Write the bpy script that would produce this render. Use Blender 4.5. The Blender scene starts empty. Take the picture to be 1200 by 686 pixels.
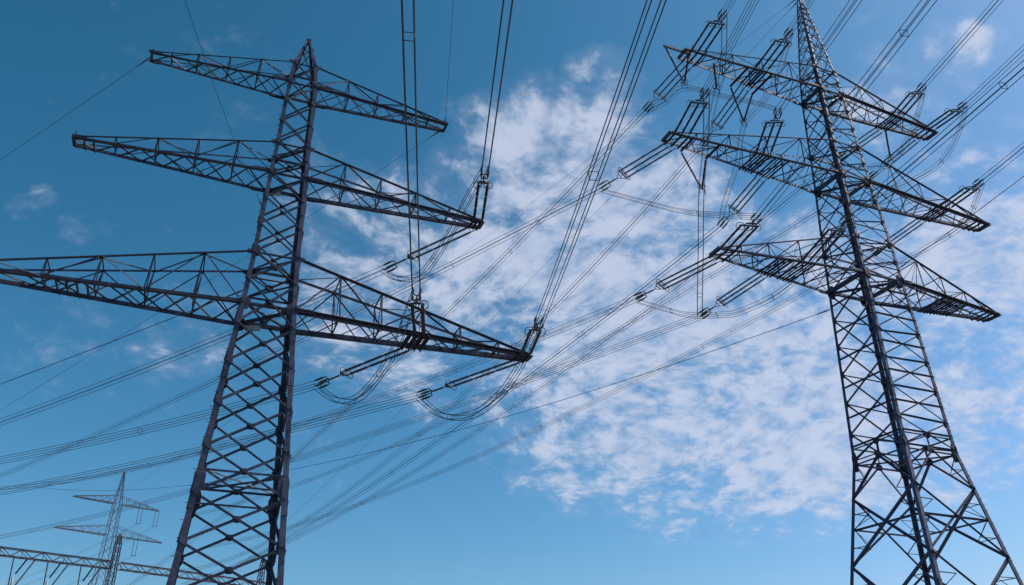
import bpy, bmesh, math, random
from mathutils import Vector, Matrix
random.seed(7)
R_ = math.radians
scene = bpy.context.scene
col = scene.collection

# ------------------------------------------------------------------ camera
CAM_H = 1.7
cam_d = bpy.data.cameras.new('camera')
cam = bpy.data.objects.new('camera', cam_d)
col.objects.link(cam)
cam.location = (0, 0, CAM_H)
cam.rotation_euler = (R_(90 + 27.988), 0, 0)
cam_d.sensor_width = 36.0
cam_d.lens = 968.6 / 1200 * 36.0
cam_d.clip_start = 0.1
cam_d.clip_end = 20000
scene.camera = cam
scene.render.resolution_x, scene.render.resolution_y = 1024, 585

# ------------------------------------------------------------------ light
SUN_AZ, SUN_EL = 80.0, 46.0          # azimuth from +Y towards +X
sun_d = bpy.data.lights.new('sun', 'SUN')
sun_d.energy = 2.8
sun_d.angle = R_(0.53)
sun_d.color = (1.0, 0.955, 0.89)
sun = bpy.data.objects.new('sun', sun_d)
col.objects.link(sun)
sv = Vector((math.sin(R_(SUN_AZ)) * math.cos(R_(SUN_EL)), math.cos(R_(SUN_AZ)) * math.cos(R_(SUN_EL)), math.sin(R_(SUN_EL))))
sun.rotation_euler = sv.to_track_quat('Z', 'Y').to_euler()
sun.location = sv * 300

scene.view_settings.view_transform = 'Standard'
scene.view_settings.look = 'None'
scene.view_settings.exposure = 0.0
scene.view_settings.gamma = 1.0
scene.view_settings.use_curve_mapping = False

# ------------------------------------------------------------------ world: clear sky with a drifting altocumulus bank
world = bpy.data.worlds.new('World')
scene.world = world
world.use_nodes = True
wt = world.node_tree
for n in list(wt.nodes):
    wt.nodes.remove(n)


class NT:
    def __init__(s, t): s.t = t
    def new(s, typ, **kw):
        n = s.t.nodes.new(typ)
        for k, v in kw.items(): setattr(n, k, v)
        return n
    def put(s, sock, v):
        if v is None: return
        if hasattr(v, 'is_output'): s.t.links.new(v, sock)
        else: sock.default_value = v
    def math(s, op, a, b=None, c=None, clamp=False):
        n = s.new('ShaderNodeMath', operation=op, use_clamp=clamp)
        for i, v in enumerate((a, b, c)): s.put(n.inputs[i], v)
        return n.outputs[0]
    def vmath(s, op, a, b=None, out=0):
        n = s.new('ShaderNodeVectorMath', operation=op)
        s.put(n.inputs[0], a)
        if b is not None: s.put(n.inputs[1], b)
        return n.outputs[out]
    def maprange(s, v, a, b, c=0.0, d=1.0, interp='SMOOTHSTEP'):
        n = s.new('ShaderNodeMapRange', interpolation_type=interp)
        s.put(n.inputs[0], v); s.put(n.inputs[1], a); s.put(n.inputs[2], b); s.put(n.inputs[3], c); s.put(n.inputs[4], d)
        return n.outputs[0]
    def noise(s, vec, scale, detail=4, rough=0.5, dist=0.0, out=0):
        n = s.new('ShaderNodeTexNoise')
        if vec is not None: s.put(n.inputs['Vector'], vec)
        n.inputs['Scale'].default_value = scale; n.inputs['Detail'].default_value = detail
        n.inputs['Roughness'].default_value = rough; n.inputs['Distortion'].default_value = dist
        return n.outputs[out]
    def mix(s, f, a, b, blend='MIX'):
        n = s.new('ShaderNodeMix', data_type='RGBA', blend_type=blend)
        s.put(n.inputs[0], f); s.put(n.inputs[6], a); s.put(n.inputs[7], b)
        return n.outputs[2]


W = NT(wt)
SKY_K = 0.10
sky = W.new('ShaderNodeTexSky', sky_type='NISHITA')
sky.sun_disc = False
sky.sun_elevation = R_(SUN_EL)
sky.sun_rotation = R_(SUN_AZ)
sky.altitude = 0
sky.air_density = 1.0
sky.dust_density = 1.3
sky.ozone_density = 1.6
tc = W.new('ShaderNodeTexCoord')
d = W.vmath('NORMALIZE', tc.outputs['Generated'])
sx = W.new('ShaderNodeSeparateXYZ')
wt.links.new(d, sx.inputs[0])
zz = W.math('ADD', W.math('MAXIMUM', sx.outputs[2], 0.0), 0.35)
cx = W.new('ShaderNodeCombineXYZ')
W.put(cx.inputs[0], W.math('DIVIDE', sx.outputs[0], zz))
W.put(cx.inputs[1], W.math('DIVIDE', sx.outputs[1], zz))
cp = cx.outputs[0]                      # position on the flat cloud layer
# where the bank stands: (azimuth, elevation, radius in degrees, weight)
BANK = [
    (4.0, 37.2, 7.5, 0.95),
    (-0.7, 35.5, 6.5, 0.7),
    (6.7, 39.1, 4, 0.3),
    (-12.2, 30.0, 8, 0.72),
    (-6.2, 31.0, 7, 0.8),
    (-8.5, 26.1, 7, 0.72),
    (0.0, 28.8, 8, 0.9),
    (6.8, 30.4, 9, 1),
    (12.5, 32.8, 7, 0.9),
    (14.8, 25.1, 9, 1),
    (7.7, 23.3, 9, 0.95),
    (19.5, 27.4, 7, 0.9),
    (16.4, 19.7, 9, 1),
    (11.6, 18.4, 8, 1),
    (20.6, 17.7, 8, 1),
    (5.5, 18.7, 7, 0.85),
    (19.2, 15.4, 5, 0.7),
    (14.8, 16.0, 5, 0.75),
    (1.2, 18.8, 5, 0.6),
    (29.9, 27.1, 6, 0.8),
    (33.2, 25.7, 7, 0.9),
    (35.9, 27.7, 6, 0.75),
    (33.3, 31.1, 4.5, 0.7),
    (30.1, 17.9, 7, 0.85),
    (32.7, 17.0, 6, 0.8),
    (24.2, 21.6, 6, 0.7),
    (28.6, 21.9, 5, 0.6),
    (36.0, 38.3, 2.6, 0.85),
    (31.0, 36.9, 4, 0.75),
    (36.7, 31.6, 3.5, 0.6),
    (2.4, 16.0, 3, 0.55),
    (-13.6, 25.5, 5, 0.5),
    (-7.7, 23.3, 5, 0.45),
    (-35.0, 28.3, 2.0, 0.55),
    (-31.4, 27.6, 1.6, 0.42),
    (-31.0, 22.2, 4, 0.32),
    (-23.1, 23.4, 4, 0.5),
    (-13.1, 16.4, 3, 0.4),
    (12.0, 11.3, 1.3, 0.75),
    (0.0, 16.8, 3, 0.5),
]
dwn = W.vmath('SCALE', W.vmath('SUBTRACT', W.noise(d, 7.0, 5, 0.6, out=1), (0.5, 0.5, 0.5)))
dwn.node.inputs['Scale'].default_value = 0.16
dw = W.vmath('NORMALIZE', W.vmath('ADD', d, dwn))
cov = None
for az, el, rad, wgt in BANK:
    v = (math.sin(R_(az)) * math.cos(R_(el)), math.cos(R_(az)) * math.cos(R_(el)), math.sin(R_(el)))
    dt = W.vmath('DOT_PRODUCT', dw, v, out=1)
    m = W.maprange(dt, math.cos(R_(rad * 1.2)), math.cos(R_(rad * 0.1)), 0.0, wgt, 'SMOOTHERSTEP')
    cov = m if cov is None else W.math('MAXIMUM', cov, m)
warp = W.noise(cp, 2.2, 3, 0.5, out=1)
wv = W.vmath('SCALE', W.vmath('SUBTRACT', warp, (0.5, 0.5, 0.5)))
wv.node.inputs['Scale'].default_value = 0.20
cpw = W.vmath('ADD', cp, wv)
stretch = W.vmath('MULTIPLY', cpw, (1.0, 1.05, 1.0))
n1 = W.noise(stretch, 4.6, 8, 0.55, 0.1)
n2 = W.noise(W.vmath('ADD', stretch, (7.3, 2.1, 0.0)), 18.0, 6, 0.6, 0.1)
n3 = W.noise(W.vmath('ADD', stretch, (1.7, 9.4, 0.0)), 46.0, 4, 0.55, 0.1)
dens = W.math('ADD', W.math('ADD', W.math('MULTIPLY', n1, 0.36), W.math('MULTIPLY', n2, 0.46)), W.math('MULTIPLY', n3, 0.18))
dens = W.math('ADD', dens, W.math('SUBTRACT', W.math('MULTIPLY', cov, 0.295), 0.04))
alpha = W.maprange(dens, 0.585, 0.79, 0.0, 0.81)
soft = W.maprange(dens, 0.51, 0.72, 0.0, 0.17)
alpha = W.math('MAXIMUM', alpha, soft)
hz = W.maprange(sx.outputs[2], 0.02, 0.16)
alpha = W.math('MULTIPLY', alpha, hz)
shade = W.maprange(W.math('ADD', W.math('MULTIPLY', n2, 0.7), W.math('MULTIPLY', n3, 0.3)), 0.36, 0.62)
ccol = W.mix(shade, (4.4, 5.3, 7.4, 1), (6.2, 6.8, 8.4, 1))
tint = W.mix(1.0, sky.outputs[0], (0.54, 0.98, 1.16, 1), 'MULTIPLY')
# contrast of the print: a power curve per channel, the same everywhere in the sky
sp_ = W.new('ShaderNodeSeparateColor')
wt.links.new(tint, sp_.inputs[0])
cb_ = W.new('ShaderNodeCombineColor')
for i_, (rm, rt, ex) in enumerate(((0.141, 0.156, 1.80), (0.371, 0.400, 1.17), (0.597, 0.668, 1.33))):
    q_ = W.math('POWER', W.math('MULTIPLY', sp_.outputs[i_], SKY_K / rm), ex)
    W.put(cb_.inputs[i_], W.math('MINIMUM', W.math('MULTIPLY', q_, rt / SKY_K), 9.0))
skyc = W.mix(alpha, cb_.outputs[0], ccol)
bg = W.new('ShaderNodeBackground')
wt.links.new(skyc, bg.inputs[0])
bg.inputs[1].default_value = SKY_K
wo = W.new('ShaderNodeOutputWorld')
wt.links.new(bg.outputs[0], wo.inputs[0])


# ------------------------------------------------------------------ materials
def steel(name, lo, hi, rough=0.55, metal=0.25, rust=0.25):
    m = bpy.data.materials.new(name)
    m.use_nodes = True
    t = NT(m.node_tree)
    b = m.node_tree.nodes['Principled BSDF']
    geo = t.new('ShaderNodeNewGeometry')
    oi = t.new('ShaderNodeObjectInfo')
    p = geo.outputs['Position']
    n = t.noise(p, 1.7, 6, 0.65)
    f = t.maprange(n, 0.32, 0.70)
    c = t.mix(f, (*lo, 1), (*hi, 1))
    st = t.maprange(t.noise(t.vmath('MULTIPLY', p, (1.0, 1.0, 0.22)), 9.0, 5, 0.7), 0.3, 0.72, 0.62, 1.3, 'LINEAR')
    sc_ = t.new('ShaderNodeCombineXYZ')
    for i in range(3): t.put(sc_.inputs[i], st)
    c = t.mix(1.0, c, sc_.outputs[0], 'MULTIPLY')     # rain streaks and dull patches
    # every bar left the works with its own shade
    var = t.maprange(oi.outputs['Random'], 0, 1, 0.62, 1.42, 'LINEAR')
    vc = t.new('ShaderNodeCombineXYZ')
    for i in range(3): t.put(vc.inputs[i], var)
    c = t.mix(1.0, c, vc.outputs[0], 'MULTIPLY')
    r = t.math('MULTIPLY', t.maprange(t.noise(p, 4.3, 5, 0.7), 0.56, 0.74), rust)
    c = t.mix(r, c, (0.105, 0.062, 0.045, 1))
    t.put(b.inputs['Base Color'], c)
    b.inputs['Metallic'].default_value = metal
    t.put(b.inputs['Roughness'], t.maprange(n, 0.3, 0.7, rough - 0.1, rough + 0.12, 'LINEAR'))
    return m


def plain(name, c, rough=0.5, metal=0.0, vary=0.15, scale=6.0):
    m = bpy.data.materials.new(name)
    m.use_nodes = True
    t = NT(m.node_tree)
    b = m.node_tree.nodes['Principled BSDF']
    geo = t.new('ShaderNodeNewGeometry')
    f = t.noise(geo.outputs['Position'], scale, 4, 0.6)
    t.put(b.inputs['Base Color'], t.mix(f, (*[k * (1 - vary) for k in c], 1), (*[min(1, k * (1 + vary)) for k in c], 1)))
    b.inputs['Roughness'].default_value = rough
    b.inputs['Metallic'].default_value = metal
    return m


M_LEFT = steel('weathered_purple_grey_steel', (0.050, 0.047, 0.078), (0.102, 0.096, 0.148))
M_RIGHT = steel('weathered_blue_grey_steel', (0.058, 0.056, 0.098), (0.108, 0.105, 0.172), rust=0.08)
M_PLATE = steel('dark_gusset_steel', (0.046, 0.038, 0.064), (0.080, 0.068, 0.104), rust=0.25)
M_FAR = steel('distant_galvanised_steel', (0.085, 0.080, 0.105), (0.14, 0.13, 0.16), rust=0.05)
M_GLINT = steel('sun_glint_pale_steel', (0.30, 0.29, 0.32), (0.42, 0.41, 0.43), rough=0.45, metal=0.4, rust=0.05)  # pale steel colour that paints sunlit glints on scattered braces
M_WIRE = plain('oxidised_aluminium_cable', (0.075, 0.072, 0.085), 0.45, 0.5)
M_ROD = plain('brown_porcelain', (0.070, 0.050, 0.062), 0.3, 0.0)
M_FIT = plain('galvanised_fitting', (0.10, 0.092, 0.105), 0.45, 0.5)
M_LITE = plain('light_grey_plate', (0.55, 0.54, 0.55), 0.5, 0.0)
M_CONC = plain('grey_concrete', (0.32, 0.31, 0.29), 0.9, 0.0, 0.25, 2.5)


def grass_mat():
    m = bpy.data.materials.new('dry_gravelly_ground')
    m.use_nodes = True
    t = NT(m.node_tree)
    b = m.node_tree.nodes['Principled BSDF']
    geo = t.new('ShaderNodeNewGeometry')
    p = geo.outputs['Position']
    a = t.maprange(t.noise(p, 0.05, 5, 0.6), 0.35, 0.65)
    c = t.mix(a, (0.10, 0.11, 0.085, 1), (0.15, 0.15, 0.125, 1))
    e = t.maprange(t.noise(p, 3.0, 8, 0.7), 0.3, 0.7)
    c = t.mix(t.math('MULTIPLY', e, 0.5), c, (0.13, 0.14, 0.075, 1))
    t.put(b.inputs['Base Color'], c)
    b.inputs['Roughness'].default_value = 0.95
    bm_ = t.new('ShaderNodeBump')
    bm_.inputs['Strength'].default_value = 0.6
    t.put(bm_.inputs['Height'], t.noise(p, 12.0, 6, 0.7))
    t.put(b.inputs['Normal'], bm_.outputs[0])
    return m


M_GRASS = grass_mat()


# ------------------------------------------------------------------ helpers
def tag(o, label=None, cat=None, group=None, kind=None):
    for k, v in (('label', label), ('category', cat), ('group', group), ('kind', kind)):
        if v: o[k] = v
    return o


def empty(name, loc=(0, 0, 0), rz=0.0):
    o = bpy.data.objects.new(name, None)
    o.empty_display_size = 0.3
    o.location = loc
    o.rotation_euler = (0, 0, rz)
    col.objects.link(o)
    return o


def link(name, me, parent=None, mtx=None):
    o = bpy.data.objects.new(name, me)
    if parent is not None: o.parent = parent
    if mtx is not None: o.matrix_basis = mtx
    col.objects.link(o)
    return o


def mesh(name, verts, faces, mat, smooth=False):
    me = bpy.data.meshes.new(name)
    me.from_pydata([tuple(v) for v in verts], [], faces)
    me.materials.append(mat)
    if smooth:
        me.polygons.foreach_set('use_smooth', [True] * len(me.polygons))
    me.update()
    return me


_cache = {}


def angle_mesh(mat, t=0.13):
    """unit angle iron along +Z, flanges of length 1 along +X and +Y"""
    k = ('ang', mat.name, t)
    if k not in _cache:
        pr = [(0, 0), (1, 0), (1, t), (t, t), (t, 1), (0, 1)]
        v = [(x - 0.3, y - 0.3, z) for z in (0, 1) for x, y in pr]
        f = [(i, (i + 1) % 6, 6 + (i + 1) % 6, 6 + i) for i in range(6)]
        f += [(3, 2, 1, 0), (5, 4, 3, 0), (6, 7, 8, 9), (6, 9, 10, 11)]
        _cache[k] = mesh('angle_iron', v, f, mat)
    return _cache[k]


def frame_mtx(p, q, hint, sx, sy):
    p, q = Vector(p), Vector(q)
    z = q - p
    ln = z.length
    z = z / ln
    x = Vector(hint) - z * Vector(hint).dot(z)
    if x.length < 1e-4:
        x = Vector((1, 0, 0)) - z * z.x
        if x.length < 1e-3: x = Vector((0, 1, 0)) - z * z.y
    x.normalize()
    y = z.cross(x)
    return Matrix((( x.x * sx, y.x * sy, z.x * ln, p.x), (x.y * sx, y.y * sy, z.y * ln, p.y), (x.z * sx, y.z * sy, z.z * ln, p.z), (0, 0, 0, 1)))


_mr = random.Random(31)


def member(name, p, q, w, parent, mat, hint=(0, 0, 1), t=0.13):
    if name == 'brace' and w < 0.1 and mat in (M_LEFT, M_RIGHT) and _mr.random() < (0.08 if mat is M_LEFT else 0.04):
        mat = M_GLINT                     # sun glint painted in: a few thin braces get a paler colour
    return link(name, angle_mesh(mat, t), parent, frame_mtx(p, q, hint, w, w))


def box_unit(mat):
    k = ('box', mat.name)
    if k not in _cache:
        v = [(x, y, z) for z in (0, 1) for x, y in ((-.5, -.5), (.5, -.5), (.5, .5), (-.5, .5))]
        f = [(0, 3, 2, 1), (4, 5, 6, 7), (0, 1, 5, 4), (1, 2, 6, 5), (2, 3, 7, 6), (3, 0, 4, 7)]
        _cache[k] = mesh('flat_bar', v, f, mat)
    return _cache[k]


def bar(name, p, q, sx, sy, parent, mat, hint=(0, 0, 1)):
    return link(name, box_unit(mat), parent, frame_mtx(p, q, hint, sx, sy))


def plate_unit(mat):
    """eight-sided gusset plate, unit size, thickness along Z"""
    k = ('plate', mat.name)
    if k not in _cache:
        oc = [(-.5, -.22), (-.28, -.5), (.28, -.5), (.5, -.22), (.5, .22), (.28, .5), (-.28, .5), (-.5, .22)]
        v = [(x, y, -.5) for x, y in oc] + [(x, y, .5) for x, y in oc]
        f = [tuple(range(7, -1, -1)), tuple(range(8, 16))] + [(i, (i + 1) % 8, 8 + (i + 1) % 8, 8 + i) for i in range(8)]
        _cache[k] = mesh('gusset', v, f, mat)
    return _cache[k]


def plate(name, c, normal, up, w, h, parent, mat, th=0.03):
    n = Vector(normal).normalized()
    y = Vector(up) - n * Vector(up).dot(n)
    y.normalize()
    x = y.cross(n)
    m = Matrix(((x.x * w, y.x * h, n.x * th, c[0]), (x.y * w, y.y * h, n.y * th, c[1]), (x.z * w, y.z * h, n.z * th, c[2]), (0, 0, 0, 1)))
    return link(name, plate_unit(mat), parent, m)


def tube(name, pts, r, mat, seg=6):
    """round bar or cable along a run of points"""
    pts = [Vector(p) for p in pts]
    v, f = [], []
    up = Vector((0, 0, 1))
    prev = None
    n = len(pts)
    for i, p in enumerate(pts):
        tg = (pts[min(i + 1, n - 1)] - pts[max(i - 1, 0)]).normalized()
        x = tg.cross(up) if prev is None else prev - tg * prev.dot(tg)
        if x.length < 1e-4: x = Vector((1, 0, 0))
        x.normalize()
        prev = x
        y = tg.cross(x)
        rr = r[i] if isinstance(r, (list, tuple)) else r
        for k in range(seg):
            a = 2 * math.pi * k / seg
            v.append(p + x * math.cos(a) * rr + y * math.sin(a) * rr)
    for i in range(n - 1):
        for k in range(seg):
            f.append((i * seg + k, i * seg + (k + 1) % seg, (i + 1) * seg + (k + 1) % seg, (i + 1) * seg + k))
    f.append(tuple(range(seg - 1, -1, -1)))
    f.append(tuple(range((n - 1) * seg, n * seg)))
    return mesh(name, v, f, mat, smooth=True)


def lathe_x(name, prof, mat, seg=8):
    """profile (x, r) turned about the X axis"""
    v, f = [], []
    for x, r in prof:
        for k in range(seg):
            a = 2 * math.pi * k / seg
            v.append((x, math.cos(a) * r, math.sin(a) * r))
    for i in range(len(prof) - 1):
        for k in range(seg):
            f.append((i * seg + k, (i + 1) * seg + k, (i + 1) * seg + (k + 1) % seg, i * seg + (k + 1) % seg))
    f.append(tuple(range(seg)))
    f.append(tuple(range(len(prof) * seg - 1, (len(prof) - 1) * seg - 1, -1)))
    return mesh(name, v, f, mat, smooth=False)


def ring_mesh(name, R, r, mat, a0=0.0, a1=2 * math.pi, n=18, seg=5):
    pts = [Vector((math.cos(a0 + (a1 - a0) * i / n) * R, math.sin(a0 + (a1 - a0) * i / n) * R, 0)) for i in range(n + 1)]
    return tube(name, pts, r, mat, seg)


# ------------------------------------------------------------------ ground
gs = 6000
g = link('ground', mesh('ground', [(-gs, -gs, 0), (gs, -gs, 0), (gs, gs, 0), (-gs, gs, 0)], [(0, 1, 2, 3)], M_GRASS))
tag(g, 'flat dry gravelly field under the pylons', None, None, 'structure')


# ------------------------------------------------------------------ pylons
class Pylon:
    def __init__(s, name, label, base, yaw, prof, mat, fl, group):
        """prof: list of (z, half width) from the ground up; fl: leg flange width at ground and at top"""
        s.root = empty(name, (base[0], base[1], 0), R_(yaw))
        tag(s.root, label, 'pylon', group)
        s.prof, s.mat, s.fl = prof, mat, fl
        s.top = prof[-1][0]
        s.legs = {}

    def w(s, z):
        pf = s.prof
        for (z0, w0), (z1, w1) in zip(pf, pf[1:]):
            if z <= z1: return w0 + (w1 - w0) * (z - z0) / (z1 - z0)
        return pf[-1][1]

    def c(s, a, b, z, off=0.0):
        k = s.w(z) - off
        return Vector((a * k, b * k, z))

    def build_legs(s, splice=(), bolts=((-1, -1),)):
        for a in (-1, 1):
            for b in (-1, 1):
                v, f = [], []
                zs = [p[0] for p in s.prof]
                for i, z in enumerate(zs):
                    k = s.w(z)
                    fl = s.fl[0] + (s.fl[1] - s.fl[0]) * z / s.top
                    fl = min(fl, k * 1.2)
                    t = 0.11 * fl
                    pr = [(0, 0), (fl, 0), (fl, t), (t, t), (t, fl), (0, fl)]
                    for x, y in pr:
                        v.append((a * (k - x + fl * .25), b * (k - y + fl * .25), z))
                n = len(zs)
                for i in range(n - 1):
                    for k in range(6):
                        f.append((i * 6 + k, i * 6 + (k + 1) % 6, (i + 1) * 6 + (k + 1) % 6, (i + 1) * 6 + k))
                f += [(3, 2, 1, 0), (5, 4, 3, 0)]
                e = (n - 1) * 6
                f += [(e, e + 1, e + 2, e + 3), (e, e + 3, e + 4, e + 5)]
                me = mesh('leg', v, f, s.mat)
                bm = bmesh.new(); bm.from_mesh(me); bmesh.ops.recalc_face_normals(bm, faces=bm.faces); bm.to_mesh(me); bm.free()
                lg = link('leg', me, s.root)
                s.legs[(a, b)] = lg
                # splice straps where two lengths of leg are bolted together
                for z in splice:
                    fl = s.fl[0] + (s.fl[1] - s.fl[0]) * z / s.top
                    for dx, dy, nx, ny in ((0.3, -0.0, 0, 1), (-0.0, 0.3, 1, 0)):
                        p0, p1 = s.c(a, b, z - 0.75), s.c(a, b, z + 0.75)
                        o = Vector((-a * fl * dx + a * fl * .27 * nx, -b * fl * dy + b * fl * .27 * ny, 0))
                        bar('splice_strap', p0 + o, p1 + o, 0.05 if nx else fl * 0.9, fl * 0.9 if nx else 0.05, lg, s.mat, (1, 0, 0))
                # concrete footing
                bmf = bmesh.new()
                bmesh.ops.create_cone(bmf, cap_ends=True, segments=12, radius1=0.75, radius2=0.55, depth=0.5)
                bmesh.ops.translate(bmf, verts=bmf.verts, vec=(a * s.w(0), b * s.w(0), 0.25))
                mf = bpy.data.meshes.new('footing'); bmf.to_mesh(mf); bmf.free(); mf.materials.append(M_CONC)
                link('footing', mf, lg)
                if (a, b) in bolts:
                    v, f = [], []
                    z = 2.6; j = 0
                    while z < s.top - 2.5:
                        p = s.c(a, b, z)
                        fl = s.fl[0] + (s.fl[1] - s.fl[0]) * z / s.top
                        if j % 2: p0 = p + Vector((a * .02, -b * fl * .25 + b * fl * .25, 0)); dr = Vector((a, 0, 0))
                        else: p0 = p + Vector((-a * fl * .1, b * .02, 0)); dr = Vector((0, b, 0))
                        p0 = p0 + dr * fl * .22
                        q0 = p0 + dr * 0.15
                        sd = Vector((-dr.y, dr.x, 0)) * .012
                        uz = Vector((0, 0, .012))
                        n0 = len(v)
                        for e in (p0, q0):
                            v += [e - sd - uz, e + sd - uz, e + sd + uz, e - sd + uz]
                        f += [(n0 + i, n0 + (i + 1) % 4, n0 + 4 + (i + 1) % 4, n0 + 4 + i) for i in range(4)] + [(n0 + 4, n0 + 5, n0 + 6, n0 + 7)]
                        z += 0.42; j += 1
                    tag(link('step_bolts', mesh('step_bolts', v, f, M_PLATE), lg), kind='stuff')

    def faces(s):
        # (corner 1, corner 2, outward normal)
        return (((-1, -1), (1, -1), (0, -1, 0)), ((1, -1), (1, 1), (1, 0, 0)), ((1, 1), (-1, 1), (0, 1, 0)), ((-1, 1), (-1, -1), (-1, 0, 0)))

    def xpanel(s, z0, z1, w, plates=0, thin=None, horiz=0, light_back=False):
        """crossed braces on all four faces between two levels"""
        for fi, (c1, c2, nn) in enumerate(s.faces()):
            n = Vector(nn)
            back = light_back and fi in (1, 2)
            for k in (0, 1):
                if back and k: continue          # these two faces carry a single diagonal per panel
                p = s.c(*(c1 if k == 0 else c2), z0)
                q = s.c(*(c2 if k == 0 else c1), z1)
                o = n * (0.06 if k else -0.05)
                ww = (thin or w) if (k or (light_back and not back)) else w
                member('brace', p + o, q + o, ww, s.root, s.mat, n if k else -n)
            if plates:
                k0, k1 = s.w(z0), s.w(z1)
                zc = z0 + (z1 - z0) * k0 / (k0 + k1)
                cc = (s.c(*c1, zc) + s.c(*c2, zc)) / 2
                plate('gusset_plate', cc + n * 0.005, n, (0, 0, 1), plates * 1.25, plates, s.root, M_PLATE)
            if horiz and not back:
                k0, k1 = s.w(z0), s.w(z1)
                zc = z0 + (z1 - z0) * k0 / (k0 + k1)
                member('strut', s.c(*c1, zc) + n * 0.13, s.c(*c2, zc) + n * 0.13, horiz, s.root, s.mat, n)

    def ring(s, z, w, diag=True):
        for (c1, c2, nn) in s.faces():
            n = Vector(nn)
            member('strut', s.c(*c1, z) - n * 0.09, s.c(*c2, z) - n * 0.09, w, s.root, s.mat, (0, 0, 1))
        if diag:
            member('brace', s.c(-1, -1, z) + Vector((0, 0, .06)), s.c(1, 1, z) + Vector((0, 0, .06)), w * .8, s.root, s.mat)
            member('brace', s.c(1, -1, z) - Vector((0, 0, .06)), s.c(-1, 1, z) - Vector((0, 0, .06)), w * .8, s.root, s.mat)

    def leg_plates(s, z, w, h, faces_=(0, 1, 2, 3), inset=0.28):
        for i in faces_:
            c1, c2, nn = s.faces()[i]
            n = Vector(nn)
            for c, o in ((c1, c2), (c2, c1)):
                p = s.c(*c, z)
                dr = (s.c(*o, z) - p).normalized()
                plate('gusset_plate', p + dr * (w * inset) + n * 0.03, n, (0, 0, 1), w, h, s.legs[c], M_PLATE)

    def arm(s, label, side, zb, zt, L, tip, posts, wc, wb, nzig, beams=(), t_end=0.965, far_top=1.0, tipbar=True):
        """one cross-arm: four chords meeting at the tip, posts, side and floor bracing"""
        wB, wT = s.w(zb), s.w(zt)
        def B(a, t): return Vector((side * (wB + (L - wB) * t), a * (wB + (tip - wB) * t), zb))
        def T(a, t):
            t = t / t_end
            u0, u1 = wT, wB + (L - wB) * t_end
            e = tip + (wB - tip) * (1 - t_end)
            return Vector((side * (u0 + (u1 - u0) * t), a * (wT + (e - wT) * t), zt + (zb + 0.16 - zt) * t))
        # chords (one welded frame)
        vs, fs = [], []
        def addL(p, q, w, hint, t=0.13):
            m = frame_mtx(p, q, hint, w, w)
            src = angle_mesh(s.mat, t)
            n0 = len(vs)
            vs.extend(m @ x.co for x in src.vertices)
            fs.extend(tuple(n0 + i for i in pl.vertices) for pl in src.polygons)
        for a in (-1, 1):
            addL(B(a, 0), B(a, 1), wc, (0, a, 0.0))
            addL(T(a, 0), T(a, t_end), wc * (0.50 if a < 0 else 0.46 * far_top), (0, a, 0))
        if tipbar:
            addL(B(-1, 1) + Vector((0, -.12, 0.02)), B(1, 1) + Vector((0, .12, 0.02)), wc * 0.9, (0, 0, 1))
        ao = link('cross_arm', mesh('cross_arm', vs, fs, s.mat), s.root)
        ao['label'] = label
        ts = [0.0] + list(posts)
        for i, t in enumerate(posts):
            for a in (-1, 1):
                member('post', B(a, t), T(a, t) + Vector((0, 0, .02)), wb, ao, s.mat, (side, 0, 0))
            if t < 0.9:
                member('strut', T(-1, t) - Vector((0, 0, .05)), T(1, t) - Vector((0, 0, .05)), wb * .9, ao, s.mat)
            member('strut', B(-1, t) + Vector((0, 0, .10)), B(1, t) + Vector((0, 0, .10)), wb * 1.05, ao, s.mat)
            # A-frame legs from the ridge strut down to the floor strut
            if t < 0.8:
                mid = (B(-1, t) + B(1, t)) / 2 + Vector((0, 0, .06))
                for a in (-1, 1):
                    member('brace', T(a, t), mid, wb * .7, ao, s.mat, (side, 0, 0))
        for i in range(len(ts) - 1):
            t0, t1 = ts[i], ts[i + 1]
            for a in (-1, 1):
                o = Vector((0, a * .07, 0))
                if i % 2 == 0: member('brace', B(a, t0) + o, T(a, t1) + o, wb * .95, ao, s.mat, (0, a, 0))
                else: member('brace', T(a, t0) + o, B(a, t1) + o, wb * .95, ao, s.mat, (0, a, 0))
            # plan bracing between the two ridge chords
            if t1 < 0.8:
                k = -1 if i % 2 else 1
                member('brace', T(k, t0) - Vector((0, 0, .09)), T(-k, t1) - Vector((0, 0, .09)), wb * .7, ao, s.mat)
        # floor bracing
        tz = [i / nzig for i in range(nzig + 1)]
        for i in range(nzig):
            t0, t1 = tz[i], tz[i + 1] * .995
            if t0 < 0.70:
                member('brace', B(-1, t0) + Vector((0, 0, .03)), B(1, t1) + Vector((0, 0, .03)), wb, ao, s.mat)
                member('brace', B(1, t0) - Vector((0, 0, .05)), B(-1, t1) - Vector((0, 0, .05)), wb * .85, ao, s.mat, (0, 0, -1))
            else:
                k = -1 if i % 2 else 1
                member('brace', B(k, t0), B(-k, t1), wb, ao, s.mat)
        # heavy cross beams that carry the insulators: (u, overhang near, overhang far, width)
        for (u, o0, o1, bw) in beams:
            t = (abs(u) - wB) / (L - wB)
            p, q = B(-1, t), B(1, t)
            member('cross_beam', p + Vector((0, -o0, -.10)), q + Vector((0, o1, -.10)), bw, ao, s.mat, (0, 0, -1), 0.2)
        # root plates
        for a in (-1, 1):
            plate('gusset_plate', B(a, 0) + Vector((side * .45, a * .06, .02)), (0, a, 0), (0, 0, 1), 1.25, .27, ao, M_PLATE)
            plate('gusset_plate', T(a, 0) + Vector((side * .12, a * .04, -.05)), (0, a, 0), (0, 0, 1), .5, .30, ao, M_PLATE)
            plate('gusset_plate', B(a, .97) + Vector((0, a * .05, .05)), (0, a, 0), (0, 0, 1), .8, .30, ao, M_PLATE)
        s.B = B
        return ao


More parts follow.
